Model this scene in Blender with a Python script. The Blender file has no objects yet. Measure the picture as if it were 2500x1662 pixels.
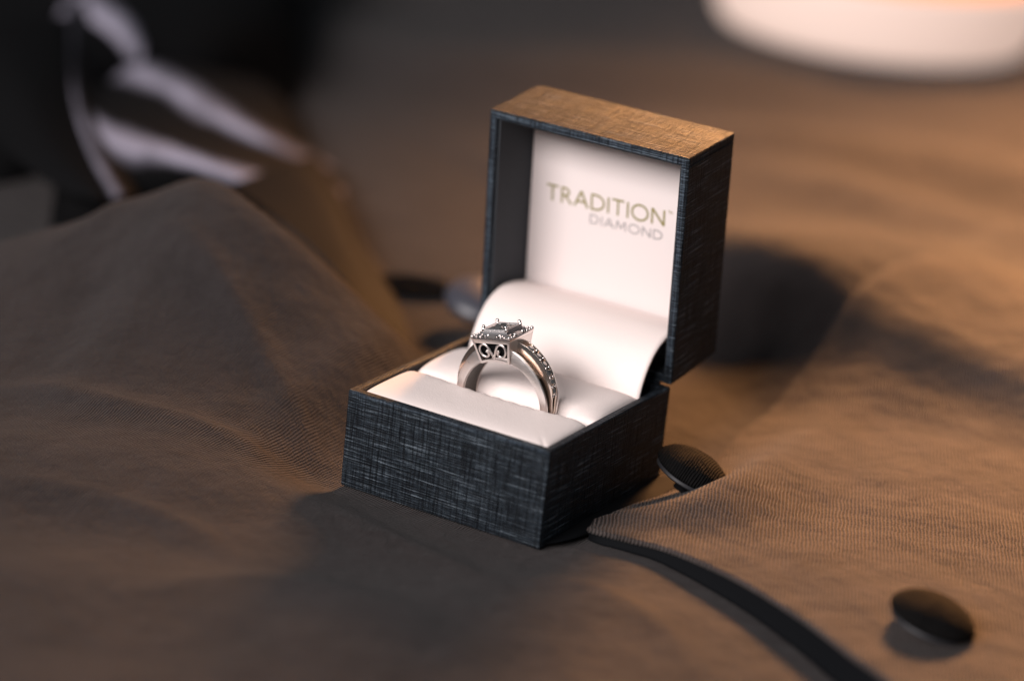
import bpy, bmesh, math, random
import numpy as np
from mathutils import Vector, Matrix, Euler

random.seed(7)
np.random.seed(7)
MM = 0.001                      # everything below is written in millimetres
sc = bpy.context.scene
col = sc.collection

# ------------------------------------------------------------------ camera
CAM_POS = np.array([284.623, -491.684, 239.087])
CAM_ROT = (1.233603, -0.0990705, 0.5387075)
FPX = 7087.0                    # focal length in pixels of a 2500 px wide frame
cam = bpy.data.cameras.new('camera')
cam.sensor_width = 36.0
cam.lens = FPX / 2500.0 * 36.0
cam.clip_start = 0.01
cam.clip_end = 20.0
cam.dof.use_dof = True
cam.dof.focus_distance = 0.621
cam.dof.aperture_fstop = 5.3
cam.dof.aperture_blades = 0
camo = bpy.data.objects.new('camera', cam)
camo.location = [c * MM for c in CAM_POS]
camo.rotation_euler = CAM_ROT
col.objects.link(camo)
sc.camera = camo

# ------------------------------------------------------------------ light
world = bpy.data.worlds.new('World')
sc.world = world
world.use_nodes = True
bg = world.node_tree.nodes['Background']
bg.inputs['Color'].default_value = (0.76, 0.88, 1.0, 1)
bg.inputs['Strength'].default_value = 0.10


def area_light(name, loc, target, size, size_y, power, color):
    l = bpy.data.lights.new(name, 'AREA')
    l.shape = 'RECTANGLE'
    l.size = size
    l.size_y = size_y
    l.energy = power
    l.color = color
    o = bpy.data.objects.new(name, l)
    o.location = loc
    o.rotation_euler = (Vector(target) - Vector(loc)).to_track_quat('-Z', 'Y').to_euler()
    col.objects.link(o)
    return o


# window-like key from straight in front of the box, low; warm room lamp behind
area_light('key_light', (-0.42, -2.26, 1.32), (0, 0.05, 0.02), 2.1, 0.9, 108.0, (1.0, 0.93, 0.92))
warm = area_light('warm_lamp', (-0.12, 0.80, 0.46), (0.19, 0.27, 0.0), 0.18, 0.16, 5.0, (1.0, 0.45, 0.165))
warm.data.spread = math.radians(54)

sc.view_settings.view_transform = 'Standard'
sc.view_settings.look = 'None'
sc.view_settings.exposure = 0.0
sc.view_settings.gamma = 1.0
sc.view_settings.use_curve_mapping = False
sc.render.engine = 'CYCLES'
sc.cycles.use_denoising = True
sc.cycles.max_bounces = 10
sc.cycles.diffuse_bounces = 4
sc.cycles.glossy_bounces = 6
sc.cycles.transmission_bounces = 8
sc.cycles.sample_clamp_indirect = 6.0

# ------------------------------------------------------------------ helpers
_R = np.array(Euler(CAM_ROT, 'XYZ').to_matrix())


def at(px, py, z):
    """ground point (mm) at height z under a spot of the 2500x1662 photograph"""
    d = _R @ np.array([(px - 1250) / FPX, -(py - 831) / FPX, -1.0])
    t = (z - CAM_POS[2]) / d[2]
    return CAM_POS + t * d


def mesh_obj(name, verts, faces, mat, parent=None, smooth=True, uvs=None, auto=None):
    me = bpy.data.meshes.new(name)
    me.from_pydata([tuple(float(c) * MM for c in v) for v in verts], [], [tuple(int(i) for i in f) for f in faces])
    if uvs is not None:
        ul = me.uv_layers.new(name='UVMap')
        for li, l in enumerate(me.loops):
            ul.data[li].uv = (float(uvs[l.vertex_index][0]), float(uvs[l.vertex_index][1]))
    me.update()
    if smooth:
        me.polygons.foreach_set('use_smooth', [True] * len(me.polygons))
    if auto is not None:
        me.set_sharp_from_angle(angle=math.radians(auto))
    me.materials.append(mat)
    o = bpy.data.objects.new(name, me)
    if parent is not None:
        o.parent = parent
    col.objects.link(o)
    return o


def empty(name, loc=(0, 0, 0), rot=(0, 0, 0), parent=None):
    o = bpy.data.objects.new(name, None)
    o.location = [c * MM for c in loc]
    o.rotation_euler = rot
    o.empty_display_size = 0.005
    if parent is not None:
        o.parent = parent
    col.objects.link(o)
    return o


def tag(o, label=None, cat=None, group=None, kind=None):
    if label: o['label'] = label
    if cat: o['category'] = cat
    if group: o['group'] = group
    if kind: o['kind'] = kind
    return o


class MB:
    """collects primitive shapes into one mesh"""
    def __init__(self):
        self.v, self.f = [], []

    def add(self, vs, fs):
        n = len(self.v)
        self.v += [tuple(v) for v in vs]
        self.f += [tuple(i + n for i in f) for f in fs]
        return self

    def box(self, x0, x1, y0, y1, z0, z1):
        return self.add([(x0, y0, z0), (x1, y0, z0), (x1, y1, z0), (x0, y1, z0), (x0, y0, z1), (x1, y0, z1), (x1, y1, z1), (x0, y1, z1)],
                        [(0, 3, 2, 1), (4, 5, 6, 7), (0, 1, 5, 4), (1, 2, 6, 5), (2, 3, 7, 6), (3, 0, 4, 7)])

    def sphere(self, c, r, nu=12, nv=8, sz=1.0):
        vs, fs = [], []
        for j in range(nv + 1):
            t = math.pi * j / nv
            for i in range(nu):
                p = 2 * math.pi * i / nu
                vs.append((c[0] + r * math.sin(t) * math.cos(p), c[1] + r * math.sin(t) * math.sin(p), c[2] + sz * r * math.cos(t)))
        for j in range(nv):
            for i in range(nu):
                fs.append((j * nu + i, (j + 1) * nu + i, (j + 1) * nu + (i + 1) % nu, j * nu + (i + 1) % nu))
        return self.add(vs, fs)

    def tube(self, pts, rad, n=8, squash=None, cap=True):
        """round tube along points; rad number or list; squash=(axis vector, factor) flattens it"""
        P = [Vector(p) for p in pts]
        m = len(P)
        rads = rad if hasattr(rad, '__len__') else [rad] * m
        vs, fs = [], []
        up = Vector((0, 0, 1))
        t0 = (P[1] - P[0]).normalized()
        if abs(t0.dot(up)) > 0.9: up = Vector((0, 1, 0))
        nrm = (up - t0 * up.dot(t0)).normalized()
        for i in range(m):
            t = (P[min(i + 1, m - 1)] - P[max(i - 1, 0)]).normalized()
            nrm = (nrm - t * nrm.dot(t)).normalized()
            b = t.cross(nrm)
            for k in range(n):
                a = 2 * math.pi * k / n
                o = nrm * math.cos(a) * rads[i] + b * math.sin(a) * rads[i]
                if squash:
                    ax = Vector(squash[0])
                    o = o + ax * o.dot(ax) * (squash[1] - 1)
                vs.append(tuple(P[i] + o))
        for i in range(m - 1):
            for k in range(n):
                fs.append((i * n + k, i * n + (k + 1) % n, (i + 1) * n + (k + 1) % n, (i + 1) * n + k))
        if cap:
            fs.append(tuple(range(n - 1, -1, -1)))
            fs.append(tuple((m - 1) * n + k for k in range(n)))
        return self.add(vs, fs)

    def lathe(self, prof, n=48, c=(0, 0, 0)):
        vs, fs = [], []
        for r, z in prof:
            for i in range(n):
                a = 2 * math.pi * i / n
                vs.append((c[0] + r * math.cos(a), c[1] + r * math.sin(a), c[2] + z))
        for j in range(len(prof) - 1):
            for i in range(n):
                fs.append((j * n + i, j * n + (i + 1) % n, (j + 1) * n + (i + 1) % n, (j + 1) * n + i))
        return self.add(vs, fs)

    def build(self, name, mat, parent=None, smooth=True, auto=None, bevel=0, seg=2):
        o = mesh_obj(name, self.v, self.f, mat, parent, smooth=False)
        me = o.data
        bm = bmesh.new(); bm.from_mesh(me)
        bmesh.ops.recalc_face_normals(bm, faces=bm.faces)
        if bevel:
            es = [e for e in bm.edges if len(e.link_faces) == 2 and e.calc_face_angle(0) > math.radians(40)]
            bmesh.ops.bevel(bm, geom=es, offset=bevel * MM, segments=seg, profile=0.6, affect='EDGES')
        bm.to_mesh(me); bm.free()
        if smooth:
            me.polygons.foreach_set('use_smooth', [True] * len(me.polygons))
            if auto is not None:
                me.set_sharp_from_angle(angle=math.radians(auto))
        return o


def catmull(pts, n):
    """dense smooth polyline through points"""
    P = np.array(pts, float)
    m = len(P)
    out = []
    for t in np.linspace(0, m - 1, n):
        i = min(int(t), m - 2); u = t - i
        p0, p1, p2, p3 = P[max(i - 1, 0)], P[i], P[i + 1], P[min(i + 2, m - 1)]
        out.append(0.5 * (2 * p1 + (p2 - p0) * u + (2 * p0 - 5 * p1 + 4 * p2 - p3) * u * u + (3 * p1 - p0 - 3 * p2 + p3) * u ** 3))
    return np.array(out)


def smoothstep(e0, e1, x):
    t = np.clip((x - e0) / (e1 - e0), 0, 1)
    return t * t * (3 - 2 * t)


# ------------------------------------------------------------------ materials
def new_mat(name, color, rough=0.5, metal=0.0, spec=0.5, **kw):
    m = bpy.data.materials.new(name)
    m.use_nodes = True
    b = m.node_tree.nodes['Principled BSDF']
    b.inputs['Base Color'].default_value = (*color, 1)
    b.inputs['Roughness'].default_value = rough
    b.inputs['Metallic'].default_value = metal
    b.inputs['Specular IOR Level'].default_value = spec
    for k, v in kw.items():
        b.inputs[k].default_value = v
    return m, m.node_tree, b


def N(nt, typ, **kw):
    n = nt.nodes.new(typ)
    for k, v in kw.items():
        setattr(n, k, v)
    return n


def math_node(nt, op, a, b=None, c=None):
    n = nt.nodes.new('ShaderNodeMath'); n.operation = op
    for i, v in enumerate((a, b, c)):
        if v is None: continue
        if isinstance(v, (int, float)): n.inputs[i].default_value = v
        else: nt.links.new(v, n.inputs[i])
    return n.outputs[0]


def noise(nt, vec, scale, detail=2, rough=0.5, vscale=None):
    if vscale is not None:
        mp = N(nt, 'ShaderNodeMapping'); mp.inputs['Scale'].default_value = vscale
        nt.links.new(vec, mp.inputs['Vector']); vec = mp.outputs[0]
    n = N(nt, 'ShaderNodeTexNoise')
    n.inputs['Scale'].default_value = scale
    n.inputs['Detail'].default_value = detail
    n.inputs['Roughness'].default_value = rough
    nt.links.new(vec, n.inputs['Vector'])
    return n.outputs['Fac']


def ramp(nt, fac, stops):
    r = N(nt, 'ShaderNodeValToRGB')
    el = r.color_ramp.elements
    while len(el) < len(stops): el.new(0.5)
    for e, (p, c) in zip(el, stops):
        e.position = p
        e.color = (*c, 1) if len(c) == 3 else c
    nt.links.new(fac, r.inputs['Fac'])
    return r.outputs['Color']


def bump(nt, height, dist, strength=1.0, normal=None):
    b = N(nt, 'ShaderNodeBump')
    b.inputs['Strength'].default_value = strength
    b.inputs['Distance'].default_value = dist
    nt.links.new(height, b.inputs['Height'])
    if normal is not None: nt.links.new(normal, b.inputs['Normal'])
    return b.outputs['Normal']


def leatherette_material(name='linen_embossed_leatherette', k=1.0):
    m, nt, b = new_mat(name, (0.02, 0.025, 0.032), 0.54, 0, 0.22)
    b.inputs['Specular Tint'].default_value = (0.84, 0.93, 1.0, 1)
    uv = N(nt, 'ShaderNodeUVMap').outputs['UV']
    # embossed threads: long horizontal streaks, vertical slubs, fine weave
    h1 = noise(nt, uv, 1.0, 2, 0.55, (0.085, 2.3, 1))
    h2 = noise(nt, uv, 1.0, 2, 0.55, (1.9, 0.10, 1))
    h3 = noise(nt, uv, 1.0, 2, 0.6, (0.9, 3.2, 1))
    sep = N(nt, 'ShaderNodeSeparateXYZ'); nt.links.new(uv, sep.inputs[0])
    weave = math_node(nt, 'SINE', math_node(nt, 'MULTIPLY', sep.outputs[1], 2 * math.pi / 0.55))
    xx = math_node(nt, 'SINE', math_node(nt, 'MULTIPLY', sep.outputs[0], 2 * math.pi / 0.55))
    s1 = math_node(nt, 'POWER', math_node(nt, 'MULTIPLY', h1, 1.5), 5.0)
    s2 = math_node(nt, 'POWER', math_node(nt, 'MULTIPLY', h2, 1.45), 5.0)
    hgt = math_node(nt, 'ADD', math_node(nt, 'MULTIPLY', s1, 1.0), math_node(nt, 'MULTIPLY', s2, -1.1))
    hgt = math_node(nt, 'ADD', hgt, math_node(nt, 'MULTIPLY', h3, 0.9))
    hgt = math_node(nt, 'ADD', hgt, math_node(nt, 'MULTIPLY', weave, 0.22))
    hgt = math_node(nt, 'ADD', hgt, math_node(nt, 'MULTIPLY', xx, 0.26))
    nt.links.new(bump(nt, hgt, 0.00012, 0.9), b.inputs['Normal'])
    # specular glints painted pale on the thread tops, grooves darker
    f = math_node(nt, 'ADD', math_node(nt, 'MULTIPLY', s1, 0.55), math_node(nt, 'MULTIPLY', math_node(nt, 'POWER', h3, 2.0), 0.75))
    f = math_node(nt, 'ADD', f, math_node(nt, 'MULTIPLY', s2, -0.5))
    f = math_node(nt, 'ADD', f, math_node(nt, 'MULTIPLY', weave, 0.06))
    c = ramp(nt, f, [(0.10, (0.004 * k, 0.005 * k, 0.007 * k)), (0.42, (0.019 * k, 0.026 * k, 0.034 * k)), (0.95, (0.15, 0.18, 0.21))])
    nt.links.new(c, b.inputs['Base Color'])
    return m


def cloth_material(name, angle, dark, light, period=0.82, sheen=0.05, spec=0.2):
    """ribbed twill; UV in millimetres"""
    m, nt, b = new_mat(name, light, 0.85, 0, spec)
    b.inputs['Sheen Weight'].default_value = sheen
    b.inputs['Sheen Roughness'].default_value = 0.5
    uv0 = N(nt, 'ShaderNodeUVMap').outputs['UV']
    mp = N(nt, 'ShaderNodeMapping'); mp.inputs['Rotation'].default_value = (0, 0, angle)
    nt.links.new(uv0, mp.inputs['Vector']); uv = mp.outputs[0]
    wob = noise(nt, uv, 0.25, 2)
    fine = noise(nt, uv, 1.0, 2, 0.6, (2.4, 0.75, 1))
    sep = N(nt, 'ShaderNodeSeparateXYZ'); nt.links.new(uv, sep.inputs[0])
    xx = math_node(nt, 'ADD', sep.outputs[0], math_node(nt, 'MULTIPLY', wob, 0.9))
    xx = math_node(nt, 'ADD', xx, math_node(nt, 'MULTIPLY', fine, 0.12))
    rib = math_node(nt, 'SINE', math_node(nt, 'MULTIPLY', xx, 2 * math.pi / period))
    rib01 = math_node(nt, 'MULTIPLY_ADD', rib, 0.5, 0.5)
    yarn = math_node(nt, 'SINE', math_node(nt, 'MULTIPLY', math_node(nt, 'ADD', sep.outputs[1], math_node(nt, 'MULTIPLY', xx, 0.6)), 2 * math.pi / 0.9))
    fuzz = noise(nt, uv, 1.0, 3, 0.75, (1.9, 1.3, 1))
    blot = noise(nt, uv, 0.06, 3, 0.55)
    h = math_node(nt, 'ADD', math_node(nt, 'MULTIPLY', rib01, 0.75), math_node(nt, 'MULTIPLY', fuzz, 0.55))
    h = math_node(nt, 'ADD', h, math_node(nt, 'MULTIPLY', yarn, 0.07))
    big = math_node(nt, 'ADD', noise(nt, uv0, 0.085, 4, 0.55), math_node(nt, 'MULTIPLY', noise(nt, uv0, 0.3, 3, 0.5), 0.10))
    nb = bump(nt, big, 0.0040, 0.55)
    nt.links.new(bump(nt, h, 0.00036, 1.0, nb), b.inputs['Normal'])
    f = math_node(nt, 'ADD', math_node(nt, 'MULTIPLY', rib01, 0.52), math_node(nt, 'MULTIPLY', fuzz, 0.62))
    f = math_node(nt, 'ADD', f, math_node(nt, 'MULTIPLY', math_node(nt, 'SUBTRACT', blot, 0.62), 0.4))
    c = ramp(nt, f, [(0.15, dark), (0.85, light)])
    nt.links.new(c, b.inputs['Base Color'])
    return m


def white_leather_material():
    m, nt, b = new_mat('cream_leatherette', (0.86, 0.755, 0.715), 0.5, 0, 0.35)
    tc = N(nt, 'ShaderNodeTexCoord').outputs['Object']
    v = N(nt, 'ShaderNodeTexVoronoi'); v.inputs['Scale'].default_value = 2600
    nt.links.new(tc, v.inputs['Vector'])
    n2 = noise(nt, tc, 420, 3, 0.6)
    h = math_node(nt, 'ADD', v.outputs['Distance'], math_node(nt, 'MULTIPLY', n2, 1.6))
    nt.links.new(bump(nt, h, 0.00006, 0.6), b.inputs['Normal'])
    return m


def metal_material(name, color, rough, scratch=0.0):
    m, nt, b = new_mat(name, color, rough, 1.0)
    if scratch:
        tc = N(nt, 'ShaderNodeTexCoord').outputs['Object']
        n1 = noise(nt, tc, 1.0, 3, 0.6, (500, 3000, 3000))
        nt.links.new(bump(nt, n1, 0.00003, scratch), b.inputs['Normal'])
        r = math_node(nt, 'MULTIPLY_ADD', n1, 0.25, rough - 0.1)
        nt.links.new(r, b.inputs['Roughness'])
    return m


M_LEATHER = leatherette_material()
M_WHITE = white_leather_material()
M_LINING, nt_, b_ = new_mat('slate_velvet_lining', (0.035, 0.040, 0.047), 0.8, 0, 0.3)
tc_ = N(nt_, 'ShaderNodeTexCoord').outputs['Object']
nt_.links.new(bump(nt_, noise(nt_, tc_, 1500, 3, 0.6), 0.0001, 0.6), b_.inputs['Normal'])
M_CARD, nt_, b_ = new_mat('white_satin_card', (0.77, 0.69, 0.67), 0.55, 0, 0.3)
tc_ = N(nt_, 'ShaderNodeTexCoord').outputs['Object']
nt_.links.new(bump(nt_, noise(nt_, tc_, 900, 3, 0.6), 0.00003, 0.5), b_.inputs['Normal'])
M_INK_OLIVE, _, _ = new_mat('olive_gold_ink', (0.215, 0.185, 0.035), 0.5)
M_INK_GREY, _, _ = new_mat('silver_grey_ink', (0.19, 0.18, 0.185), 0.5)
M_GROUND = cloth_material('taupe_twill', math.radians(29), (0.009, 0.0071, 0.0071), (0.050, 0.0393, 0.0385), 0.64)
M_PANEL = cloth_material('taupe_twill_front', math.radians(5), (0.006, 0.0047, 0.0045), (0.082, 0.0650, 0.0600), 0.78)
M_BUTTON = cloth_material('dark_button_cloth', 0.3, (0.002, 0.002, 0.002), (0.008, 0.0075, 0.0075), 0.6, 0.0, 0.06)
M_SATIN, nt_, b_ = new_mat('violet_grey_satin', (0.055, 0.056, 0.072), 0.38, 0, 0.7)
M_BAND, _, _ = new_mat('pale_violet_weave', (0.115, 0.108, 0.125), 0.85, 0, 0.1)
M_RIM, _, _ = new_mat('button_rim', (0.022, 0.022, 0.025), 0.5, 0, 0.3)
M_SHADE, nt_, b_ = new_mat('shade_black', (0.0035, 0.004, 0.005), 0.8, 0, 0.08)  # near-black for the shade sheets at the jacket edge and beside the box
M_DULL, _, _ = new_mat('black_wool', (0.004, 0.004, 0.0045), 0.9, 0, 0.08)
M_SILVER = metal_material('polished_white_gold', (0.88, 0.81, 0.79), 0.15)
M_BRUSHED = metal_material('brushed_white_gold', (0.83, 0.765, 0.735), 0.30, 0.5)
M_CHANNEL = metal_material('warm_white_gold', (0.70, 0.60, 0.53), 0.13)
M_RECESS, _, _ = new_mat('painted_shade_floor', (0.05, 0.04, 0.033), 0.35, 0.7)  # dark metal painting the shade and dark reflections in grooves and halo tray
M_FACETD, _, _ = new_mat('centre_stone_facets', (0.60, 0.54, 0.50), 0.05, 0.9)
M_FACET, _, _ = new_mat('stone_facets', (0.62, 0.56, 0.53), 0.04, 0.85)
M_CERAMIC, _, b_ = new_mat('white_added_glow', (0.42, 0.34, 0.31), 0.6, 0, 0.2)
b_.inputs['Emission Color'].default_value = (1.0, 0.72, 0.60, 1); b_.inputs['Emission Strength'].default_value = 0.58  # emission added to brighten the bowl wall, no flame behind it
M_INNER_GLOW, _, b_ = new_mat('orange_painted_glow', (0.80, 0.30, 0.10), 0.3, 0, 0.5)
b_.inputs['Emission Color'].default_value = (1.0, 0.42, 0.16, 1); b_.inputs['Emission Strength'].default_value = 0.45  # orange and emission painted in for warm light inside the bowl
M_GEM, nt_, b_ = new_mat('diamond', (0.93, 0.92, 0.90), 0.0, 0, 0.5)
b_.inputs['Transmission Weight'].default_value = 1.0
b_.inputs['IOR'].default_value = 2.3

# ------------------------------------------------------------------ ground cloth
# ground axes seen from the camera: a runs to the right, b runs away
RA = np.array([0.8757, 0.4829]); RB = np.array([-0.4829, 0.8757])


def ab(p):
    return np.array([p[0] * RA[0] + p[1] * RA[1], p[0] * RB[0] + p[1] * RB[1]])


def xy(a, b):
    return a * RA[0] + b * RB[0], a * RA[1] + b * RB[1]


def ridge(A, B, line, wl, wr, sharp=2.0):
    """line: (a, b, height) points. Signed side gives different widths on either side"""
    L = catmull(line, 60)
    best = np.full(A.shape, 1e9); hgt = np.zeros(A.shape); side = np.zeros(A.shape)
    for i in range(len(L) - 1):
        p, q = L[i, :2], L[i + 1, :2]
        d = q - p; l2 = d @ d + 1e-9
        t = np.clip(((A - p[0]) * d[0] + (B - p[1]) * d[1]) / l2, 0, 1)
        ex, ey = A - p[0] - t * d[0], B - p[1] - t * d[1]
        ds = np.hypot(ex, ey)
        m = ds < best
        best = np.where(m, ds, best)
        hgt = np.where(m, L[i, 2] + t * (L[i + 1, 2] - L[i, 2]), hgt)
        side = np.where(m, d[0] * ey - d[1] * ex, side)
    w = np.where(side > 0, wl, wr)
    return hgt * np.exp(-np.power(best / w, sharp))


def abz(px, py, z):
    p = at(px, py, z)
    q = ab(p)
    return (q[0], q[1], z)


EDGE = np.array([abz(1436, 1291, 2.2), abz(1465, 1299, 2.8), abz(1530, 1314, 3.4), abz(1643, 1342, 4.2), abz(1802, 1410, 5), abz(1961, 1505, 5.6), abz(2077, 1590, 6), abz(2183, 1665, 6), abz(2420, 1850, 6), abz(2700, 2080, 6)])
CREST = [abz(-250, 640, 10), abz(60, 560, 22), abz(265, 500, 30), abz(400, 445, 37), abz(520, 412, 42), abz(657, 505, 38), abz(784, 612, 30), abz(890, 725, 20), abz(985, 835, 8), abz(1040, 900, 0)]


def raw_height(A, B):
    Z = np.zeros(A.shape)
    # big rolled fold left of the box: long slope towards the camera, steep behind
    Z += 1.04 * ridge(A, B, CREST, 9, 56, 1.55)
    # low wrinkles left of the box
    Z += ridge(A, B, [abz(-200, 1110, 3.5), abz(250, 1150, 4.5), abz(560, 1195, 3.5), abz(800, 1240, 1.5)], 14, 18)
    Z += ridge(A, B, [abz(-200, 1380, 3), abz(250, 1400, 4), abz(620, 1480, 2.5), abz(900, 1600, 1)], 16, 20)
    Z += ridge(A, B, [abz(700, 1560, 2), abz(1100, 1480, 3.0), abz(1450, 1480, 2)], 14, 22)
    # rolling folds on the far side, right of the lid
    Z += ridge(A, B, [abz(1650, 330, 5), abz(1950, 330, 10), abz(2300, 370, 9), abz(2700, 460, 7)], 26, 22)
    Z += ridge(A, B, [abz(1780, 440, 3), abz(2050, 470, 8), abz(2350, 560, 8), abz(2700, 680, 7)], 20, 18)
    Z += ridge(A, B, [abz(1840, 1000, 0), abz(1910, 910, 5), abz(1980, 800, 13), abz(2015, 690, 23), abz(1950, 600, 28), abz(1760, 560, 24), abz(1500, 540, 10)], 13, 105)
    Z += ridge(A, B, [abz(800, 330, 2), abz(1000, 470, 6), abz(1080, 600, 4)], 25, 25)
    Z += ridge(A, B, [abz(700, 60, 4), abz(1200, 130, 9), abz(1700, 170, 6)], 40, 35)
    # small unevenness everywhere
    Z += 0.9 * np.sin(A / 23.0 + 1.3 * np.sin(B / 41.0)) * np.sin(B / 29.0 + 0.7) + 0.5 * np.sin(A / 11.0 + B / 17.0)
    return Z


GA, GB = np.arange(-260, 300, 3.0), np.arange(-240, 480, 3.0)
GZ = raw_height(*np.meshgrid(GA, GB))
ker = np.exp(-0.5 * (np.arange(-5, 6) / 1.5) ** 2); ker /= ker.sum()
pad = np.pad(GZ, 5, mode='edge')
pad = np.apply_along_axis(lambda r: np.convolve(r, ker, 'valid'), 1, pad)
GZ = np.apply_along_axis(lambda r: np.convolve(r, ker, 'valid'), 0, pad)


def crease(*pts):
    return [abz(*q) for q in pts]


CREASES = [
    (crease((60, 1010, 1.4), (300, 1075, 2.0), (540, 1130, 1.6), (760, 1190, 0.6)), 3.6),
    (crease((-40, 1210, 0.8), (200, 1240, 1.6), (430, 1300, 1.8), (600, 1390, 0.5)), 4.2),
    (crease((420, 880, 0.6), (560, 960, 1.7), (690, 1060, 1.5), (790, 1150, 0.4)), 3.4),
    (crease((820, 1270, 0.5), (960, 1320, 1.5), (1120, 1390, 1.4), (1260, 1500, 0.4)), 3.6),
    (crease((300, 1480, 0.6), (560, 1440, 1.6), (820, 1470, 1.5), (1020, 1560, 0.5)), 4.5),
    (crease((1250, 1420, 0.5), (1420, 1440, 1.4), (1600, 1530, 1.2), (1700, 1620, 0.4)), 3.8),
    (crease((120, 820, 0.6), (260, 780, 1.8), (420, 640, 1.8), (500, 540, 0.6)), 4.0),
    (crease((560, 760, 0.5), (640, 690, 1.5), (690, 610, 1.2)), 3.4),
]


def ground_height(A, B):
    ia = np.clip((A - GA[0]) / 3.0, 0, len(GA) - 1.001); ib = np.clip((B - GB[0]) / 3.0, 0, len(GB) - 1.001)
    i0, j0 = ia.astype(int), ib.astype(int)
    fa, fb = ia - i0, ib - j0
    fa, fb = fa * fa * (3 - 2 * fa) * 0.3 + fa * 0.7, fb * fb * (3 - 2 * fb) * 0.3 + fb * 0.7
    Zs = (GZ[j0, i0] * (1 - fa) + GZ[j0, i0 + 1] * fa) * (1 - fb) + (GZ[j0 + 1, i0] * (1 - fa) + GZ[j0 + 1, i0 + 1] * fa) * fb
    edge = smoothstep(0, 25, np.minimum(np.minimum(A - GA[0], GA[-1] - A), np.minimum(B - GB[0], GB[-1] - B)))
    Z = Zs * edge
    if np.any(edge < 1): Z = Z + raw_height(A, B) * (1 - edge)
    for ln, w_ in CREASES:
        Z = Z + ridge(A, B, ln, w_, w_ * 1.5, 1.6)
    # flat seat under the box
    bx_, by_ = xy(A, B)
    seat = smoothstep(24, 0, np.hypot(np.maximum(np.abs(bx_) - 25, 0), np.maximum(np.abs(by_ - 26.7) - 26.7, 0)))
    return Z * (1 - seat) - 0.5 * seat


def grid_mesh(name, avals, bvals, hfun, mat, parent=None, mask=None):
    A, B = np.meshgrid(avals, bvals)
    Z = hfun(A, B)
    X, Y = xy(A, B)
    na, nb = len(avals), len(bvals)
    verts = np.stack([X.ravel(), Y.ravel(), Z.ravel()], 1)
    # arc length along a gives cloth coordinates that follow the folds
    dz = np.hypot(np.diff(A, axis=1), np.diff(Z, axis=1) * 0.6)
    U = np.concatenate([np.zeros((nb, 1)), np.cumsum(dz, axis=1)], 1)
    mid = int(np.argmin(abs(avals)))
    U = U - U[:, mid:mid + 1]
    dv = np.hypot(np.diff(B, axis=0), np.diff(Z, axis=0) * 0.6)
    V = np.concatenate([np.zeros((1, na)), np.cumsum(dv, axis=0)], 0)
    midb = int(np.argmin(abs(bvals)))
    V = V - V[midb:midb + 1, :]
    uvs = np.stack([U.ravel(), V.ravel()], 1)
    faces = []
    for j in range(nb - 1):
        for i in range(na - 1):
            faces.append((j * na + i, j * na + i + 1, (j + 1) * na + i + 1, (j + 1) * na + i))
    return mesh_obj(name, verts, faces, mat, parent, uvs=uvs)


def spaced(lo, fine_lo, fine_hi, hi, fine, coarse):
    return np.concatenate([np.arange(lo, fine_lo, coarse), np.arange(fine_lo, fine_hi, fine), np.arange(fine_hi, hi + coarse, coarse)])


ground = grid_mesh('ground_cloth', spaced(-620, -190, 210, 700, 1.6, 12), spaced(-330, -140, 330, 1300, 1.6, 12), ground_height, M_GROUND)
tag(ground, 'taupe brown ribbed twill cloth spread in soft folds under the ring box', None, None, 'structure')

# ------------------------------------------------------------------ right jacket front
RIDGE = [abz(1440, 1290, 5), abz(1520, 1248, 9), abz(1600, 1212, 12), abz(1738, 1168, 13), abz(1850, 1120, 10), abz(1980, 1060, 6), abz(2150, 960, 3), abz(2400, 850, 0)]
front = empty('jacket_front', (80, 60, 0))
tag(front, 'taupe twill jacket front with rolled edge lying right of the ring box', 'jacket')


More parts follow.
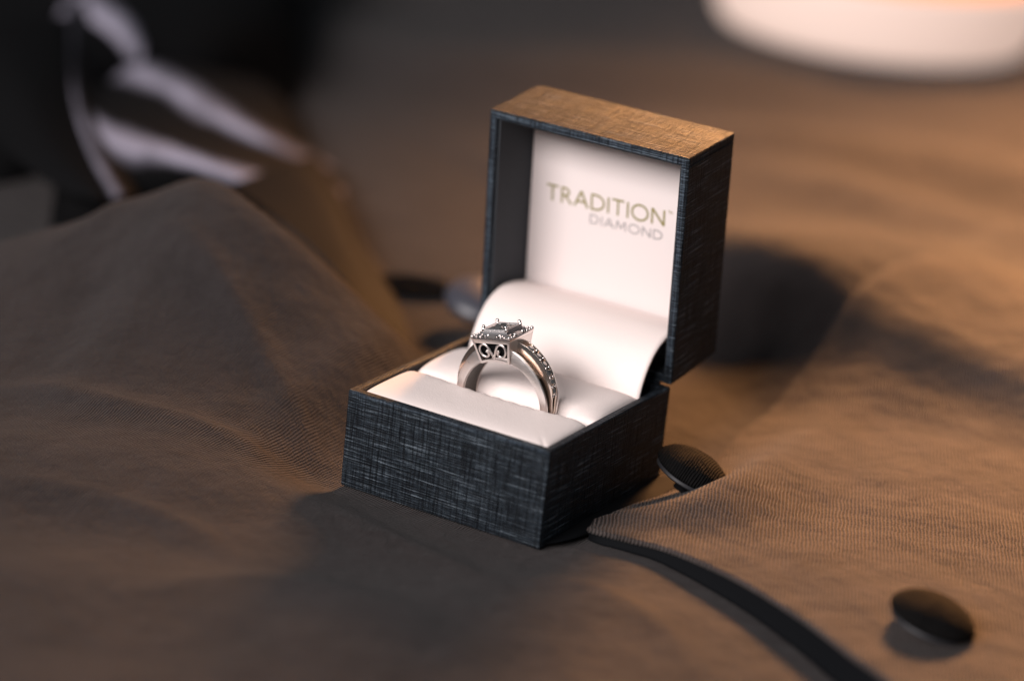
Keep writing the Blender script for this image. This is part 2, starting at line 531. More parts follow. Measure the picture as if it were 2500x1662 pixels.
def panel_sheet():
    E = catmull(EDGE, 150)
    # inner boundary: where the panel sinks into the ground cloth, far to the back right
    far = catmull([ab(at(1468, 1276, 2)).tolist(), ab(at(1565, 1220, 0)).tolist(), ab(at(1715, 1148, 0)).tolist(), ab(at(1860, 1010, 0)).tolist(), ab(at(2050, 900, 0)).tolist(), ab(at(2300, 800, 0)).tolist(), ab(at(2650, 780, 0)).tolist(), ab(at(3000, 900, 0)).tolist(), ab(at(3300, 1100, 0)).tolist()], 150)
    nt_ = 110
    verts, uvs = [], []
    for j in range(nt_):
        t = j / (nt_ - 1)
        for i in range(150):
            e, f = E[i], far[i]
            a = e[0] + (f[0] - e[0]) * t
            b = e[1] + (f[1] - e[1]) * t
            verts.append([a, b, 0]); uvs.append((a, b))
    V = np.array(verts)
    A, B = V[:, 0].reshape(nt_, 150), V[:, 1].reshape(nt_, 150)
    T = np.linspace(0, 1, nt_)[:, None]
    G = ground_height(A, B)
    lift = E[:, 2][None, :] * np.power(np.cos(np.clip(T, 0, 1) * math.pi / 2), 1.0) * (1 - smoothstep(0.55, 1.0, T))
    Zr = ridge(A, B, RIDGE, 10, 16, 1.8) * smoothstep(0.0, 0.35, T)
    lift = np.maximum(lift, 0) * 0.8
    Zr = Zr * 0.8 * smoothstep(1.0, 0.6, T)
    Z = np.power(np.power(lift, 3) + np.power(Zr, 3) + 1e-6, 1 / 3)
    Z += 1.2 * np.sin(A / 15.0 + 0.6 * np.sin(B / 19.0)) * np.sin(B / 24.0) * smoothstep(0, 0.2, T) * smoothstep(1, 0.75, T)
    Z = np.maximum(G, 0) * smoothstep(0.1, 0.6, T) + Z + 1.0 * smoothstep(1.0, 0.9, T) - 1.5 * smoothstep(0.94, 1.0, T)
    # rolled front edge turned under
    rows = []
    prof = [(0.7, -1.5), (0.1, -1.35), (-0.25, -1.0), (-0.4, -0.6), (-0.25, -0.25)]
    # outward normal of the edge in the plane
    d = np.gradient(E[:, :2], axis=0); d /= np.linalg.norm(d, axis=1)[:, None]
    nrm = np.stack([d[:, 1], -d[:, 0]], 1)
    c = far - E[:, :2]
    sgn = np.sign((nrm * c).sum(1))[:, None]
    inward = nrm * sgn
    AA, BB, ZZ, UU = [], [], [], []
    z0 = Z[0]
    for o, dz in prof:
        AA.append(E[:, 0] + inward[:, 0] * o); BB.append(E[:, 1] + inward[:, 1] * o); ZZ.append(z0 + dz)
    A = np.concatenate([np.array(AA), A]); B = np.concatenate([np.array(BB), B]); Z = np.concatenate([np.array(ZZ), Z])
    nr = A.shape[0]
    X, Y = xy(A, B)
    verts = np.stack([X.ravel(), Y.ravel(), Z.ravel()], 1) - np.array([80, 60, 0])
    faces = [(j * 150 + i, j * 150 + i + 1, (j + 1) * 150 + i + 1, (j + 1) * 150 + i) for j in range(nr - 1) for i in range(149)]
    uv = np.stack([A.ravel(), (B + 0.5 * Z).ravel()], 1)
    # black strip standing in for the shadow under the rolled edge
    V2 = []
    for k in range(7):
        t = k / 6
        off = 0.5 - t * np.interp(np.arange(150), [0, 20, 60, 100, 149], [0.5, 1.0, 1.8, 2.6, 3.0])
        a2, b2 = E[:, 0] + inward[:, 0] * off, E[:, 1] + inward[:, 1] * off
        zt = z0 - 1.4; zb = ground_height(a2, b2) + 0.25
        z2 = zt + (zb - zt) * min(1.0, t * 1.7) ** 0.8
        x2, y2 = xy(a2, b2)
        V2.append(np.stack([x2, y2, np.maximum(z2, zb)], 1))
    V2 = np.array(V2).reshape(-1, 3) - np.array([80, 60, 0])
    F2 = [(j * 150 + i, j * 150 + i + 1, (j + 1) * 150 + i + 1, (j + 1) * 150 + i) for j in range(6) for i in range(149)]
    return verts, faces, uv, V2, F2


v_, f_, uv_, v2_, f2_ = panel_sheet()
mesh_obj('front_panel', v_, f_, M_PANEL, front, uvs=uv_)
mesh_obj('edge_shade', v2_, f2_, M_SHADE, front)


def sheet_between(name, curves, mat, parent, origin, n=30, m=10):
    C = np.array([catmull(c, n) for c in curves])
    S = np.array([catmull(C[:, i, :], m) for i in range(n)])
    a_, b_ = S[..., 0] * RA[0] + S[..., 1] * RA[1], S[..., 0] * RB[0] + S[..., 1] * RB[1]
    S[..., 2] += ground_height(a_, b_)
    F = [(i * m + j, i * m + j + 1, (i + 1) * m + j + 1, (i + 1) * m + j) for i in range(n - 1) for j in range(m - 1)]
    return mesh_obj(name, S.reshape(-1, 3) - np.array(origin), F, mat, parent)


# black sheet standing in for deep shade between the box and the rolled ridge
sheet_between('lining_or_shade', [
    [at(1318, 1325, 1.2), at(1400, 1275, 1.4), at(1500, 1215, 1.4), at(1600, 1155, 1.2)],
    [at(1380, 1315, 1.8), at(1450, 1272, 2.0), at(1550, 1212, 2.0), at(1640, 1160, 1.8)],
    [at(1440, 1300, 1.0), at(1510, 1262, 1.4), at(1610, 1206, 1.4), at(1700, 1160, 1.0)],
], M_SHADE, front, (80, 60, 0))


# ------------------------------------------------------------------ covered buttons
def button(loc, rot, r, parent, label=None, mat=None):
    root = MB()
    prof = [(0.01, 4.6), (r * 0.35, 4.4), (r * 0.62, 3.7), (r * 0.82, 2.7), (r * 0.95, 1.5), (r, 0.6), (r * 0.99, 0.1), (r * 0.95, -0.3), (r * 0.90, -0.5)]
    ob = root.lathe(prof, 56).build('button', mat or M_BUTTON, parent, auto=60)
    ul = ob.data.uv_layers.new(name='UVMap')
    for li, l in enumerate(ob.data.loops):
        co = ob.data.vertices[l.vertex_index].co
        ul.data[li].uv = (co.x / MM, co.y / MM)
    pl = parent.location
    ob.location = Vector([c * MM for c in loc]) - pl
    ob.rotation_euler = rot
    # turned-in rim and shank under the dome
    MB().lathe([(r * 0.90, -0.5), (r * 0.93, -0.8), (r * 0.93, -1.2), (r * 0.86, -1.6), (r * 0.5, -1.9), (0.01, -1.9)], 56).build('rim', M_RIM, ob, auto=50)
    MB().lathe([(0.01, -1.85), (1.8, -1.85), (1.6, -3.0), (2.0, -4.6), (0.01, -4.6)], 20).build('shank', M_DULL, ob, auto=50)
    if label: ob['label'] = label
    return ob


p = at(1688, 1152, 8)
button(p, (0, math.radians(22), math.radians(29)), 8.5, ground, 'dark covered button tucked against the right side of the box')
p = at(1175, 738, 7)
button(p, (math.radians(14), math.radians(6), math.radians(29)), 9.5, ground, 'dark covered button behind the left side of the lid', M_SATIN)
p = at(2275, 1510, 7.8)
button(p, (0, math.radians(14), math.radians(29)), 8.9, front, 'dark covered button standing on the jacket front')

# worked buttonhole beside the rear button
bh = MB()
c_ = at(1010, 716, 1.2)
pts = []
for k in range(33):
    a = 2 * math.pi * k / 32
    q = xy(8.5 * math.cos(a), 3.2 * math.sin(a))
    pts.append((c_[0] + q[0], c_[1] + q[1], 3.0 + 0.6 * math.sin(a)))
bh.tube(pts, 1.6, 8)
bh.build('buttonhole', M_DULL, ground)

# ------------------------------------------------------------------ black satin garment
gp = at(380, 330, 0)
garment = empty('black_garment', (gp[0], gp[1], 0))
tag(garment, 'black garment with pale grey stripes bunched behind the brown fold', 'garment')
G0 = np.array([gp[0], gp[1], 0])


def rel(pts):
    return [tuple(np.array(q) - G0) for q in pts]


def loft(name, curves, mat, parent, n=40, m=24, origin=G0):
    C = [catmull(c, n) for c in curves]
    C = np.array(C)
    S = np.array([catmull(C[:, i, :], m) for i in range(n)])       # n x m x 3
    verts = (S.reshape(-1, 3) - origin)
    faces = [(i * m + j, i * m + j + 1, (i + 1) * m + j + 1, (i + 1) * m + j) for i in range(n - 1) for j in range(m - 1)]
    uv = [(i / (n - 1.0), (len(curves) - 1) * j / (m - 1.0)) for i in range(n) for j in range(m)]
    return mesh_obj(name, verts, faces, mat, parent, uvs=uv)


def ag(px, py, z):
    return at(px, py, z * 0.36 if z > 0 else z)


def af(px, py, z):
    return at(px, py, z * 0.6 if z > 0 else z)


# dark bulk of the garment, standing up behind
loft('bulk', [
    [ag(-260, 420, 2), ag(-200, 250, 45), ag(-120, 60, 80), ag(0, -160, 90)],
    [ag(40, 440, 2), ag(90, 300, 40), ag(150, 80, 80), ag(200, -160, 95)],
    [ag(330, 330, 2), ag(330, 240, 35), ag(360, 60, 80), ag(400, -160, 95)],
    [ag(540, 330, 2), ag(545, 230, 30), ag(560, 60, 75), ag(560, -160, 90)],
    [ag(690, 300, 0), ag(705, 200, 20), ag(720, 60, 45), ag(735, -160, 70)],
    [ag(735, 280, -3), ag(738, 190, -3), ag(745, 40, -3), ag(760, -160, -3)],
], M_DULL, garment)
# black wedge falling down on the left
loft('fold', [
    [ag(-120, 120, 85), ag(-60, 260, 60), ag(20, 370, 45), ag(130, 455, 34), ag(235, 492, 33)],
    [ag(0, 60, 95), ag(60, 220, 75), ag(110, 330, 58), ag(180, 425, 44), ag(246, 490, 36)],
    [ag(150, 40, 92), ag(165, 200, 72), ag(195, 320, 56), ag(230, 410, 45), ag(258, 486, 36)],
    [ag(175, 40, 85), ag(185, 200, 64), ag(215, 320, 50), ag(245, 410, 40), ag(266, 486, 33)],
], M_DULL, garment)


def striped(name, bands):
    """black cloth with pale stripes; bands = (position, half width, strength) across the cloth"""
    m, nt, b = new_mat(name, (0.01, 0.01, 0.011), 0.75, 0, 0.15)
    uv = N(nt, 'ShaderNodeUVMap').outputs['UV']
    sep = N(nt, 'ShaderNodeSeparateXYZ'); nt.links.new(uv, sep.inputs[0])
    wob = math_node(nt, 'MULTIPLY', math_node(nt, 'SUBTRACT', noise(nt, uv, 1.0, 2, 0.5, (5, 0.4, 1)), 0.5), 0.55)
    v = math_node(nt, 'ADD', sep.outputs[1], wob)
    tot = None
    for p0, w, k in bands:
        q = math_node(nt, 'SUBTRACT', 1.0, math_node(nt, 'DIVIDE', math_node(nt, 'ABSOLUTE', math_node(nt, 'SUBTRACT', v, p0)), w))
        q = math_node(nt, 'MULTIPLY', math_node(nt, 'SMOOTH_MIN', math_node(nt, 'MAXIMUM', q, 0.0), 0.75, 0.3), k)
        tot = q if tot is None else math_node(nt, 'MAXIMUM', tot, q)
    tot = math_node(nt, 'MULTIPLY', tot, math_node(nt, 'MULTIPLY_ADD', noise(nt, uv, 1.0, 2, 0.5, (7, 1.2, 1)), 1.6, 0.1))
    nt.links.new(ramp(nt, tot, [(0.0, (0.004, 0.004, 0.0045)), (1.0, (0.31, 0.29, 0.36))]), b.inputs['Base Color'])
    return m


loft('striped_drape', [
    [ag(150, 580, 4), ag(330, 520, 12), ag(480, 470, 18), ag(640, 520, 14), ag(830, 640, -1)],
    [ag(160, 330, 48), ag(290, 375, 45), ag(430, 400, 42), ag(600, 450, 38), ag(835, 500, 12)],
    [ag(170, 250, 58), ag(290, 312, 54), ag(430, 358, 50), ag(600, 412, 45), ag(842, 462, 17)],
    [ag(190, 215, 57), ag(330, 270, 51), ag(455, 325, 46), ag(625, 385, 38), ag(838, 436, 12)],
    [ag(270, 195, 55), ag(400, 240, 50), ag(505, 300, 45), ag(645, 360, 36), ag(828, 420, 8)],
    [ag(310, 150, 60), ag(420, 195, 58), ag(530, 262, 52), ag(655, 332, 42), ag(805, 402, 9)],
    [ag(320, 100, 58), ag(440, 140, 56), ag(560, 215, 48), ag(680, 300, 36), ag(780, 372, 3)],
    [ag(330, 40, 54), ag(450, 70, 50), ag(570, 150, 40), ag(690, 240, 24), ag(765, 330, -3)],
], striped('striped_black_cloth', [(1.5, 0.7, 1.7), (4.7, 0.8, 1.3)]), garment, 70, 70)
loft('striped_fold', [
    [ag(110, 130, 66), ag(140, 210, 58), ag(175, 310, 50), ag(225, 410, 42), ag(268, 490, 34)],
    [ag(150, 20, 90), ag(165, 190, 71), ag(200, 310, 58), ag(245, 410, 47), ag(290, 478, 38)],
    [ag(200, 0, 92), ag(190, 180, 70), ag(222, 300, 57), ag(268, 400, 46), ag(312, 478, 36)],
    [ag(300, 20, 84), ag(235, 180, 58), ag(258, 300, 47), ag(298, 400, 37), ag(338, 480, 28)],
], striped('striped_black_fold', [(1.1, 0.8, 0.75)]), garment, 50, 40)
loft('striped_fold', [
    [ag(165, 90, 72), ag(220, 110, 70), ag(290, 145, 64), ag(340, 180, 54)],
    [ag(180, -10, 92), ag(235, 25, 89), ag(305, 70, 83), ag(350, 120, 70)],
    [ag(210, -50, 92), ag(270, -5, 88), ag(335, 40, 81), ag(375, 90, 66)],
    [ag(250, -70, 80), ag(300, -20, 76), ag(365, 30, 68), ag(400, 80, 54)],
], striped('striped_black_cuff', [(1.0, 0.8, 1.5)]), garment, 40, 30)
# dull black sheet put in for the shade in the hollows under the pleats
loft('hollow_shade', [
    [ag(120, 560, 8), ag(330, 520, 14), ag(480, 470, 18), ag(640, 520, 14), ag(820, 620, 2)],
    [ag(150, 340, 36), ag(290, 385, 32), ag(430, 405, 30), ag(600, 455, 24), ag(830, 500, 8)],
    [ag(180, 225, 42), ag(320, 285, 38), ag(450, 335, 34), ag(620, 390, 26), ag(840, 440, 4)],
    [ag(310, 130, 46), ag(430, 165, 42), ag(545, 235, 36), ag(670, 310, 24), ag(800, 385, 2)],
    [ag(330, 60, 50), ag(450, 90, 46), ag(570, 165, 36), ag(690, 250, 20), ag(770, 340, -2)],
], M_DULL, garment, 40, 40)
# satin facing that runs down the back of the fold towards the box
loft('facing', [
    [af(560, 450, 26), af(660, 520, 24), af(780, 620, 18), af(880, 730, 10), af(960, 830, 2)],
    [af(700, 400, 26), af(780, 480, 24), af(850, 600, 18), af(920, 710, 9), af(985, 830, 2)],
    [af(760, 380, 20), af(835, 500, 16), af(880, 600, 12), af(945, 690, 6), af(1005, 845, 1)],
    [af(775, 380, 12), af(850, 500, 8), af(892, 600, 5), af(956, 690, 1), af(1012, 850, -1)],
], striped('striped_facing', [(2.45, 0.3, 0.35)]), garment)



# ------------------------------------------------------------------ white dish in the background
dp = at(2165, 176, 0)
dc = dp[:2] + 61 * np.array([-0.483, 0.876])
dish = empty('white_bowl', (dc[0], dc[1], 3))
tag(dish, 'white round bowl with added glow and orange light painted inside, far behind the ring box', 'candle bowl')  # no flame in the bowl, its glow is added emission
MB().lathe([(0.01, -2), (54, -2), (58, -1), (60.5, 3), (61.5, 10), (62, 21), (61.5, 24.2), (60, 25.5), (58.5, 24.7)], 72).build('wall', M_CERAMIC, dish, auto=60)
MB().lathe([(58.5, 24.7), (57.5, 16), (55, 8), (48, 4), (0.01, 3.5)], 72).build('inside', M_INNER_GLOW, dish, auto=60)

# ------------------------------------------------------------------ ring box
BW, BD, BH, LH, TH = 50.0, 53.494, 22.117, 21.281, -0.09163
WALL = 2.0
box = empty('ring_box', (0, 0, 0))
tag(box, 'open black linen-textured ring box with cream cushion, holding the diamond ring', 'ring box')


def uv_by_normal(o):
    """planar millimetre coordinates per face so that the threads run along the edges"""
    me = o.data
    ul = me.uv_layers.new(name='UVMap')
    for p_ in me.polygons:
        n = p_.normal
        ax = max(range(3), key=lambda k: abs(n[k]))
        for li in p_.loop_indices:
            c = me.vertices[me.loops[li].vertex_index].co / MM
            if ax == 0: u, v = c.y + 130, c.z
            elif ax == 1: u, v = c.x, c.z
            else: u, v = c.x + 70, c.y + 40
            ul.data[li].uv = (u, v)


def open_box(name, w, d, h, wall, floor, parent, bevel=0.55):
    """open-topped box: x centred, y 0..d, z 0..h"""
    x0, x1 = -w / 2, w / 2
    o_ = [(x0, 0, 0), (x1, 0, 0), (x1, d, 0), (x0, d, 0)]
    t_ = [(x, y, h) for x, y, z in o_]
    i_ = [(x0 + wall, wall, h), (x1 - wall, wall, h), (x1 - wall, d - wall, h), (x0 + wall, d - wall, h)]
    b_ = [(x, y, floor) for x, y, z in i_]
    V = o_ + t_ + i_ + b_
    F = [(3, 2, 1, 0), (12, 13, 14, 15)]
    for k in range(4):
        k2 = (k + 1) % 4
        F += [(k, k2, 4 + k2, 4 + k), (4 + k, 4 + k2, 8 + k2, 8 + k), (8 + k, 8 + k2, 12 + k2, 12 + k)]
    ob = MB().add(V, F).build(name, M_LEATHER, parent, auto=35, bevel=bevel, seg=3)
    uv_by_normal(ob)
    return ob


base = open_box('base', BW, BD, BH, WALL, 2.0, box)
M_EDGE = leatherette_material('pale_linen_edge', 2.6)
# rubbed pale edge along the top of the front; paler strips on the lid rim
_e = MB().box(-24.5, 24.5, -0.06, 0.5, BH - 0.95, BH - 0.12).build('rubbed_edge', M_EDGE, box, auto=35, bevel=0.1)
uv_by_normal(_e)
# lid: an upright shell, u = height, v = depth, opening at v = 0 towards -y
lid = empty('lid', (0, BD, BH), (-TH, 0, 0), box)


def lid_shell():
    x0, x1, u0, u1 = -BW / 2, BW / 2, 0.25, BD
    fl = LH - 3.2
    fr = [(x0, 0, u0), (x1, 0, u0), (x1, 0, u1), (x0, 0, u1)]
    bk = [(x, LH, z) for x, y, z in fr]
    inn = [(x0 + WALL, 0, u0 + WALL), (x1 - WALL, 0, u0 + WALL), (x1 - WALL, 0, u1 - WALL), (x0 + WALL, 0, u1 - WALL)]
    flr = [(x, fl, z) for x, y, z in inn]
    V = fr + bk + inn + flr
    F = [(7, 6, 5, 4), (12, 13, 14, 15)]
    for k in range(4):
        k2 = (k + 1) % 4
        F += [(k, k2, 4 + k2, 4 + k), (k, k2, 8 + k2, 8 + k), (8 + k, 8 + k2, 12 + k2, 12 + k)]
    ob = MB().add(V, F).build('shell', M_LEATHER, lid, auto=35, bevel=0.55, seg=3)
    uv_by_normal(ob)
    return ob


lid_shell()
for x0_, x1_, u0_, u1_ in ((-24.5, 24.5, BD - 1.75, BD - 0.45), (23.3, 24.5, 4.5, BD - 1.8), (-24.5, -23.3, 4.5, BD - 1.8)):
    uv_by_normal(MB().box(x0_, x1_, -0.06, 0.4, u0_, u1_).build('rim_strip', M_EDGE, lid, auto=35, bevel=0.1))
# slate lining on the inner walls of the lid
e = WALL - 0.02
li = MB()
li.box(-25 + e, -25 + e + 0.45, 0.9, LH - 3.25, e + 0.3, BD - e)
li.box(25 - e - 0.45, 25 - e, 0.9, LH - 3.25, e + 0.3, BD - e)
li.box(-25 + e + 0.45, 25 - e - 0.45, 0.9, LH - 3.25, BD - e - 0.45, BD - e)
li.build('lining_or_shade', M_LINING, lid, auto=35)
VP = 15.6
MB().box(-22.35, 22.35, VP, VP + 0.8, 2.6, BD - 2.7).build('inner_panel', M_CARD, lid, auto=35, bevel=0.2)
# folded wrap seam near the top of the right side and along the back edge
MB().box(25.0, 25.18, 0.7, LH - 0.6, BD - 2.2, BD - 1.9).build('wrap_seam', M_LEATHER, lid, auto=35)
# hinge strip between base and lid
MB().tube([(-22, 0.25, 0.1), (22, 0.25, 0.1)], 0.55, 10).build('hinge', M_LEATHER, lid)
for nm in ('wrap_seam', 'hinge'):
    uv_by_normal([o for o in lid.children if o.name.startswith(nm)][0])


# ---- lettering, drawn as thin raised ink strokes on the panel
def arc(cx, cy, rx, ry, a0, a1, n=14):
    return [(cx + rx * math.cos(math.radians(a0 + (a1 - a0) * k / n)), cy + ry * math.sin(math.radians(a0 + (a1 - a0) * k / n))) for k in range(n + 1)]


# strokes in a 1-high cell; value = (width, strokes)
GLYPH = {
    'T': (0.74, [[(0.0, 0.96), (0.74, 0.96)], [(0.37, 0.93), (0.37, 0)]]),
    'R': (0.66, [[(0.06, 0), (0.06, 1)], [(0.04, 0.96)] + arc(0.24, 0.725, 0.25, 0.235, 90, -90) + [(0.08, 0.49)], [(0.27, 0.48), (0.66, 0.0)]]),
    'A': (0.86, [[(0.02, 0), (0.43, 1.0)], [(0.43, 1.0), (0.84, 0)], [(0.18, 0.33), (0.68, 0.33)]]),
    'D': (0.86, [[(0.06, 0), (0.06, 1)], [(0.04, 0.96)] + arc(0.30, 0.5, 0.52, 0.46, 90, -90, 20) + [(0.04, 0.04)]]),
    'I': (0.12, [[(0.06, 0), (0.06, 1)]]),
    'O': (1.04, [arc(0.52, 0.5, 0.48, 0.48, 0, 360, 36)]),
    'N': (0.84, [[(0.06, 0), (0.06, 1)], [(0.06, 0.98), (0.78, 0.03)], [(0.78, 0), (0.78, 1.0)]]),
    'M': (0.98, [[(0.04, 0), (0.14, 1)], [(0.14, 0.98), (0.49, 0.2)], [(0.49, 0.2), (0.84, 0.98)], [(0.84, 1), (0.94, 0)]]),
}


def stroke(mb, pts, w, y0, y1, closed=False):
    P = np.array(pts, float)
    m = len(P)
    d = np.zeros_like(P)
    d[1:-1] = P[2:] - P[:-2]; d[0] = P[1] - P[0]; d[-1] = P[-1] - P[-2]
    if closed:
        d[0] = d[-1] = P[1] - P[-2]
    d /= np.linalg.norm(d, axis=1)[:, None]
    n = np.stack([-d[:, 1], d[:, 0]], 1) * w / 2
    vs, fs = [], []
    for k in range(m):
        l, r = P[k] + n[k], P[k] - n[k]
        vs += [(l[0], y0, l[1]), (r[0], y0, r[1]), (l[0], y1, l[1]), (r[0], y1, r[1])]
    for k in range(m - 1):
        a, b = 4 * k, 4 * (k + 1)
        fs += [(a, b, b + 1, a + 1), (a, a + 2, b + 2, b), (a + 1, b + 1, b + 3, a + 3)]
    fs += [(0, 1, 3, 2), (4 * m - 4, 4 * m - 2, 4 * m - 1, 4 * m - 3)]
    mb.add(vs, fs)


def word(text, x0, u0, x1, u1, h, w, gap, mat, name):
    tot = sum(GLYPH[c][0] for c in text) * h + gap * h * (len(text) - 1)
    L = math.hypot(x1 - x0, u1 - u0)
    k = L / tot
    ca, sa = (x1 - x0) / L, (u1 - u0) / L
    x = 0.0
    for i, c in enumerate(text):
        wd, sts = GLYPH[c]
        mb = MB()
        for q, st in enumerate(sts):
            pts = []
            for gx, gy in st:
                lx, ly = x + gx * h * k, gy * h
                pts.append((x0 + lx * ca - ly * sa, u0 + lx * sa + ly * ca))
            stroke(mb, pts, w * (1.12 if q == 1 and c in 'AN' else 1.0), VP - 0.035 - 0.006 * q, VP - 0.012, c == 'O')
        mb.build(name, mat, lid, smooth=False)
        x += (wd + gap) * h * k


word('TRADITION', -18.1, 29.15, 12.45, 29.95, 3.75, 0.46, 0.17, M_INK_OLIVE, 'letter')
word('DIAMOND', -6.6, 26.15, 12.1, 26.5, 2.15, 0.24, 0.20, M_INK_GREY, 'letter')
tm = MB()
for st in ([(13.05, 33.85), (13.55, 33.85)], [(13.3, 33.85), (13.3, 33.3)], [(13.65, 33.3), (13.72, 33.85)], [(13.72, 33.85), (13.92, 33.45)], [(13.92, 33.45), (14.12, 33.85)], [(14.12, 33.85), (14.19, 33.3)]):
    stroke(tm, st, 0.1, VP - 0.035, VP - 0.012)
tm.build('trademark', M_INK_OLIVE, lid, smooth=False)

# ---- cushion
XL, XR, Y0, YS, Y1 = -22.85, 22.85, 2.1, 22.6, 45.0


def cushion_height(X, Y):
    ex = np.minimum(X - XL, XR - X)
    # puffy rolls with pulled-in ends
    endf = 1 - np.exp(-np.clip(ex, 0, None) / 1.5)
    # front roll
    t1 = np.clip((Y - Y0) / (YS - Y0), 0, 1)
    r1 = np.power(np.clip(1 - np.power(np.abs(2 * t1 - 1), 3.6), 0, 1), 0.5)
    z1 = 20.8 + (0.6 * endf + 0.9) * r1 + 0.6 * t1 * endf - 1.3 * smoothstep(0.8, 1.0, t1)
    t2 = np.clip((Y - YS) / (Y1 - YS), 0, 1)
    r2 = np.power(np.clip(1 - np.power(np.abs(2 * t2 - 1), 2.8), 0, 1), 0.6)
    z2 = 19.6 + (1.7 * endf + 1.8) * r2
    z = np.where(Y < YS, z1, z2)
    # sharp pleat where the skin is folded over at the front corners
    for xc in (XL, XR):
        dcor = np.abs(np.abs(X - xc) - (Y - Y0) * 0.9) * 0.75
        z = z - 0.5 * np.exp(-np.power(dcor / 0.45, 2)) * np.exp(-(np.abs(X - xc) + (Y - Y0)) / 3.5)
    # the slot gapes where the ring pushes the rolls apart
    g = np.exp(-np.power((X - 1.5) / 13.0, 4))
    z = z - 9.0 * g * np.exp(-np.power((Y - YS) / 2.3, 2)) - 2.5 * np.exp(-np.power((Y - YS) / 1.0, 2))
    # faint creases of the stretched skin
    z = z + 0.10 * np.sin(X * 1.7 + 0.9 * np.sin(Y * 0.6)) * np.exp(-np.power((np.abs(Y - YS) - 3.5) / 2.5, 2)) * (0.4 + 0.6 * g)
    # skin is tucked down along the walls
    ey = np.minimum(Y - Y0, 99)
    z = z - 0.5 * np.exp(-np.clip(ex, 0, None) / 0.35) - 0.3 * np.exp(-np.clip(ey, 0, None) / 0.4)
    return z


xs = np.concatenate([np.linspace(XL, XL + 3, 16), np.linspace(XL + 3, XR - 3, 120)[1:-1], np.linspace(XR - 3, XR, 16)])
ys = np.concatenate([np.linspace(Y0, Y0 + 3, 16), np.linspace(Y0 + 3, YS - 3, 36)[1:-1], np.linspace(YS - 3, YS + 3, 40), np.linspace(YS + 3, Y1, 44)[1:]])
CX, CY = np.meshgrid(xs, ys)
CZ = cushion_height(CX, CY)
nx = len(xs)
cv = np.stack([CX.ravel(), CY.ravel(), CZ.ravel()], 1)
cf = [(j * nx + i, j * nx + i + 1, (j + 1) * nx + i + 1, (j + 1) * nx + i) for j in range(len(ys) - 1) for i in range(nx - 1)]
mesh_obj('cushion', cv, cf, M_WHITE, box)

# ---- cream bridge that curves from the cushion up into the lid
prof = catmull([(43.4, 17.5, 0), (43.9, 21.5, 0), (44.9, 24.6, 0), (46.6, 27.6, 0), (49.3, 30.5, 0), (52.8, 32.4, 0), (57.0, 33.3, 0), (62.0, 33.0, 0), (67.6, 31.9, 0)], 48)[:, :2]
bx = np.linspace(-21.6, 22.2, 40)
bv, bf = [], []
for j, (y, z) in enumerate(prof):
    t = j / 47
    for x in bx:
        sag = -0.25 * math.cos((x - 0.3) / 21.9 * math.pi / 2) * math.sin(t * math.pi) + 0.12 * math.sin(x * 0.32 + 1) * math.sin(t * math.pi)
        bv.append((x, y - sag * 0.5, z + sag))
for j in range(47):
    for i in range(39):
        bf.append((j * 40 + i, j * 40 + i + 1, (j + 1) * 40 + i + 1, (j + 1) * 40 + i))
br = mesh_obj('cushion_bridge', bv, bf, M_WHITE, box)
sm = br.modifiers.new('thickness', 'SOLIDIFY'); sm.thickness = 0.7 * MM; sm.offset = -1

# ------------------------------------------------------------------ ring
ring = empty('diamond_ring', (1.5, 22.5, 21.2), (0, math.radians(-12), 0))
tag(ring, 'white gold ring with square diamond halo standing in the cream cushion slot', 'ring')
RI = 9.35


def sweep(a0, a1, fy0, fy1, fr0, fr1, n=48, bev=0.18):
    """bar running round the ring; angle a is measured from the top, positive to the right"""
    mb = MB()
    vs, fs = [], []
    for k in range(n + 1):
        a = math.radians(a0 + (a1 - a0) * k / n)
        ad = abs(math.degrees(a))
        y0, y1, r0, r1 = fy0(ad), fy1(ad), fr0(ad), fr1(ad)
        b = min(bev, (y1 - y0) * 0.4, (r1 - r0) * 0.4)
        sec = [(y0, r0 + b), (y0 + b, r0), (y1 - b, r0), (y1, r0 + b), (y1, r1 - b), (y1 - b * 0.3, r1 - b * 0.3), (y1 - b, r1), (y0 + b, r1), (y0 + b * 0.3, r1 - b * 0.3), (y0, r1 - b)]
        for y, r in sec:
            vs.append((r * math.sin(a), y, r * math.cos(a)))
    m = 10
    for k in range(n):
        for i in range(m):
            fs.append((k * m + i, k * m + (i + 1) % m, (k + 1) * m + (i + 1) % m, (k + 1) * m + i))
    fs.append(tuple(range(m))); fs.append(tuple(n * m + i for i in range(m - 1, -1, -1)))
    return mb.add(vs, fs)


def lerp(pairs):
    xs_, ys_ = [q[0] for q in pairs], [q[1] for q in pairs]
    return lambda x: float(np.interp(x, xs_, ys_))


HW = lerp([(0, 3.7), (40, 3.6), (70, 3.2), (100, 2.5), (140, 2.0), (180, 1.8)])       # half width
RO = lerp([(0, 12.5), (22, 12.4), (45, 11.6), (70, 11.3), (100, 11.1), (180, 10.9)])     # side rail radius
RC = lerp([(0, 13.9), (28, 13.8), (50, 13.1), (75, 12.3), (92, 11.4), (180, 10.9)])      # stone channel radius
for sgn in (-1, 1):
    # side cheek and edge rail
    f0 = (lambda a: -HW(a)) if sgn < 0 else (lambda a: HW(a) - lerp([(0, 0.6), (90, 0.6), (130, 1.2), (180, 1.8)])(a))
    f1 = (lambda a: -HW(a) + lerp([(0, 0.6), (90, 0.6), (130, 1.2), (180, 1.8)])(a)) if sgn < 0 else (lambda a: HW(a))
    for a0, a1 in ((20, 180), (-180, -20)):
        sweep(a0, a1, f0, f1, lambda a: RI, RO, 60, 0.22).build('side_rail', M_BRUSHED, ring, auto=40)
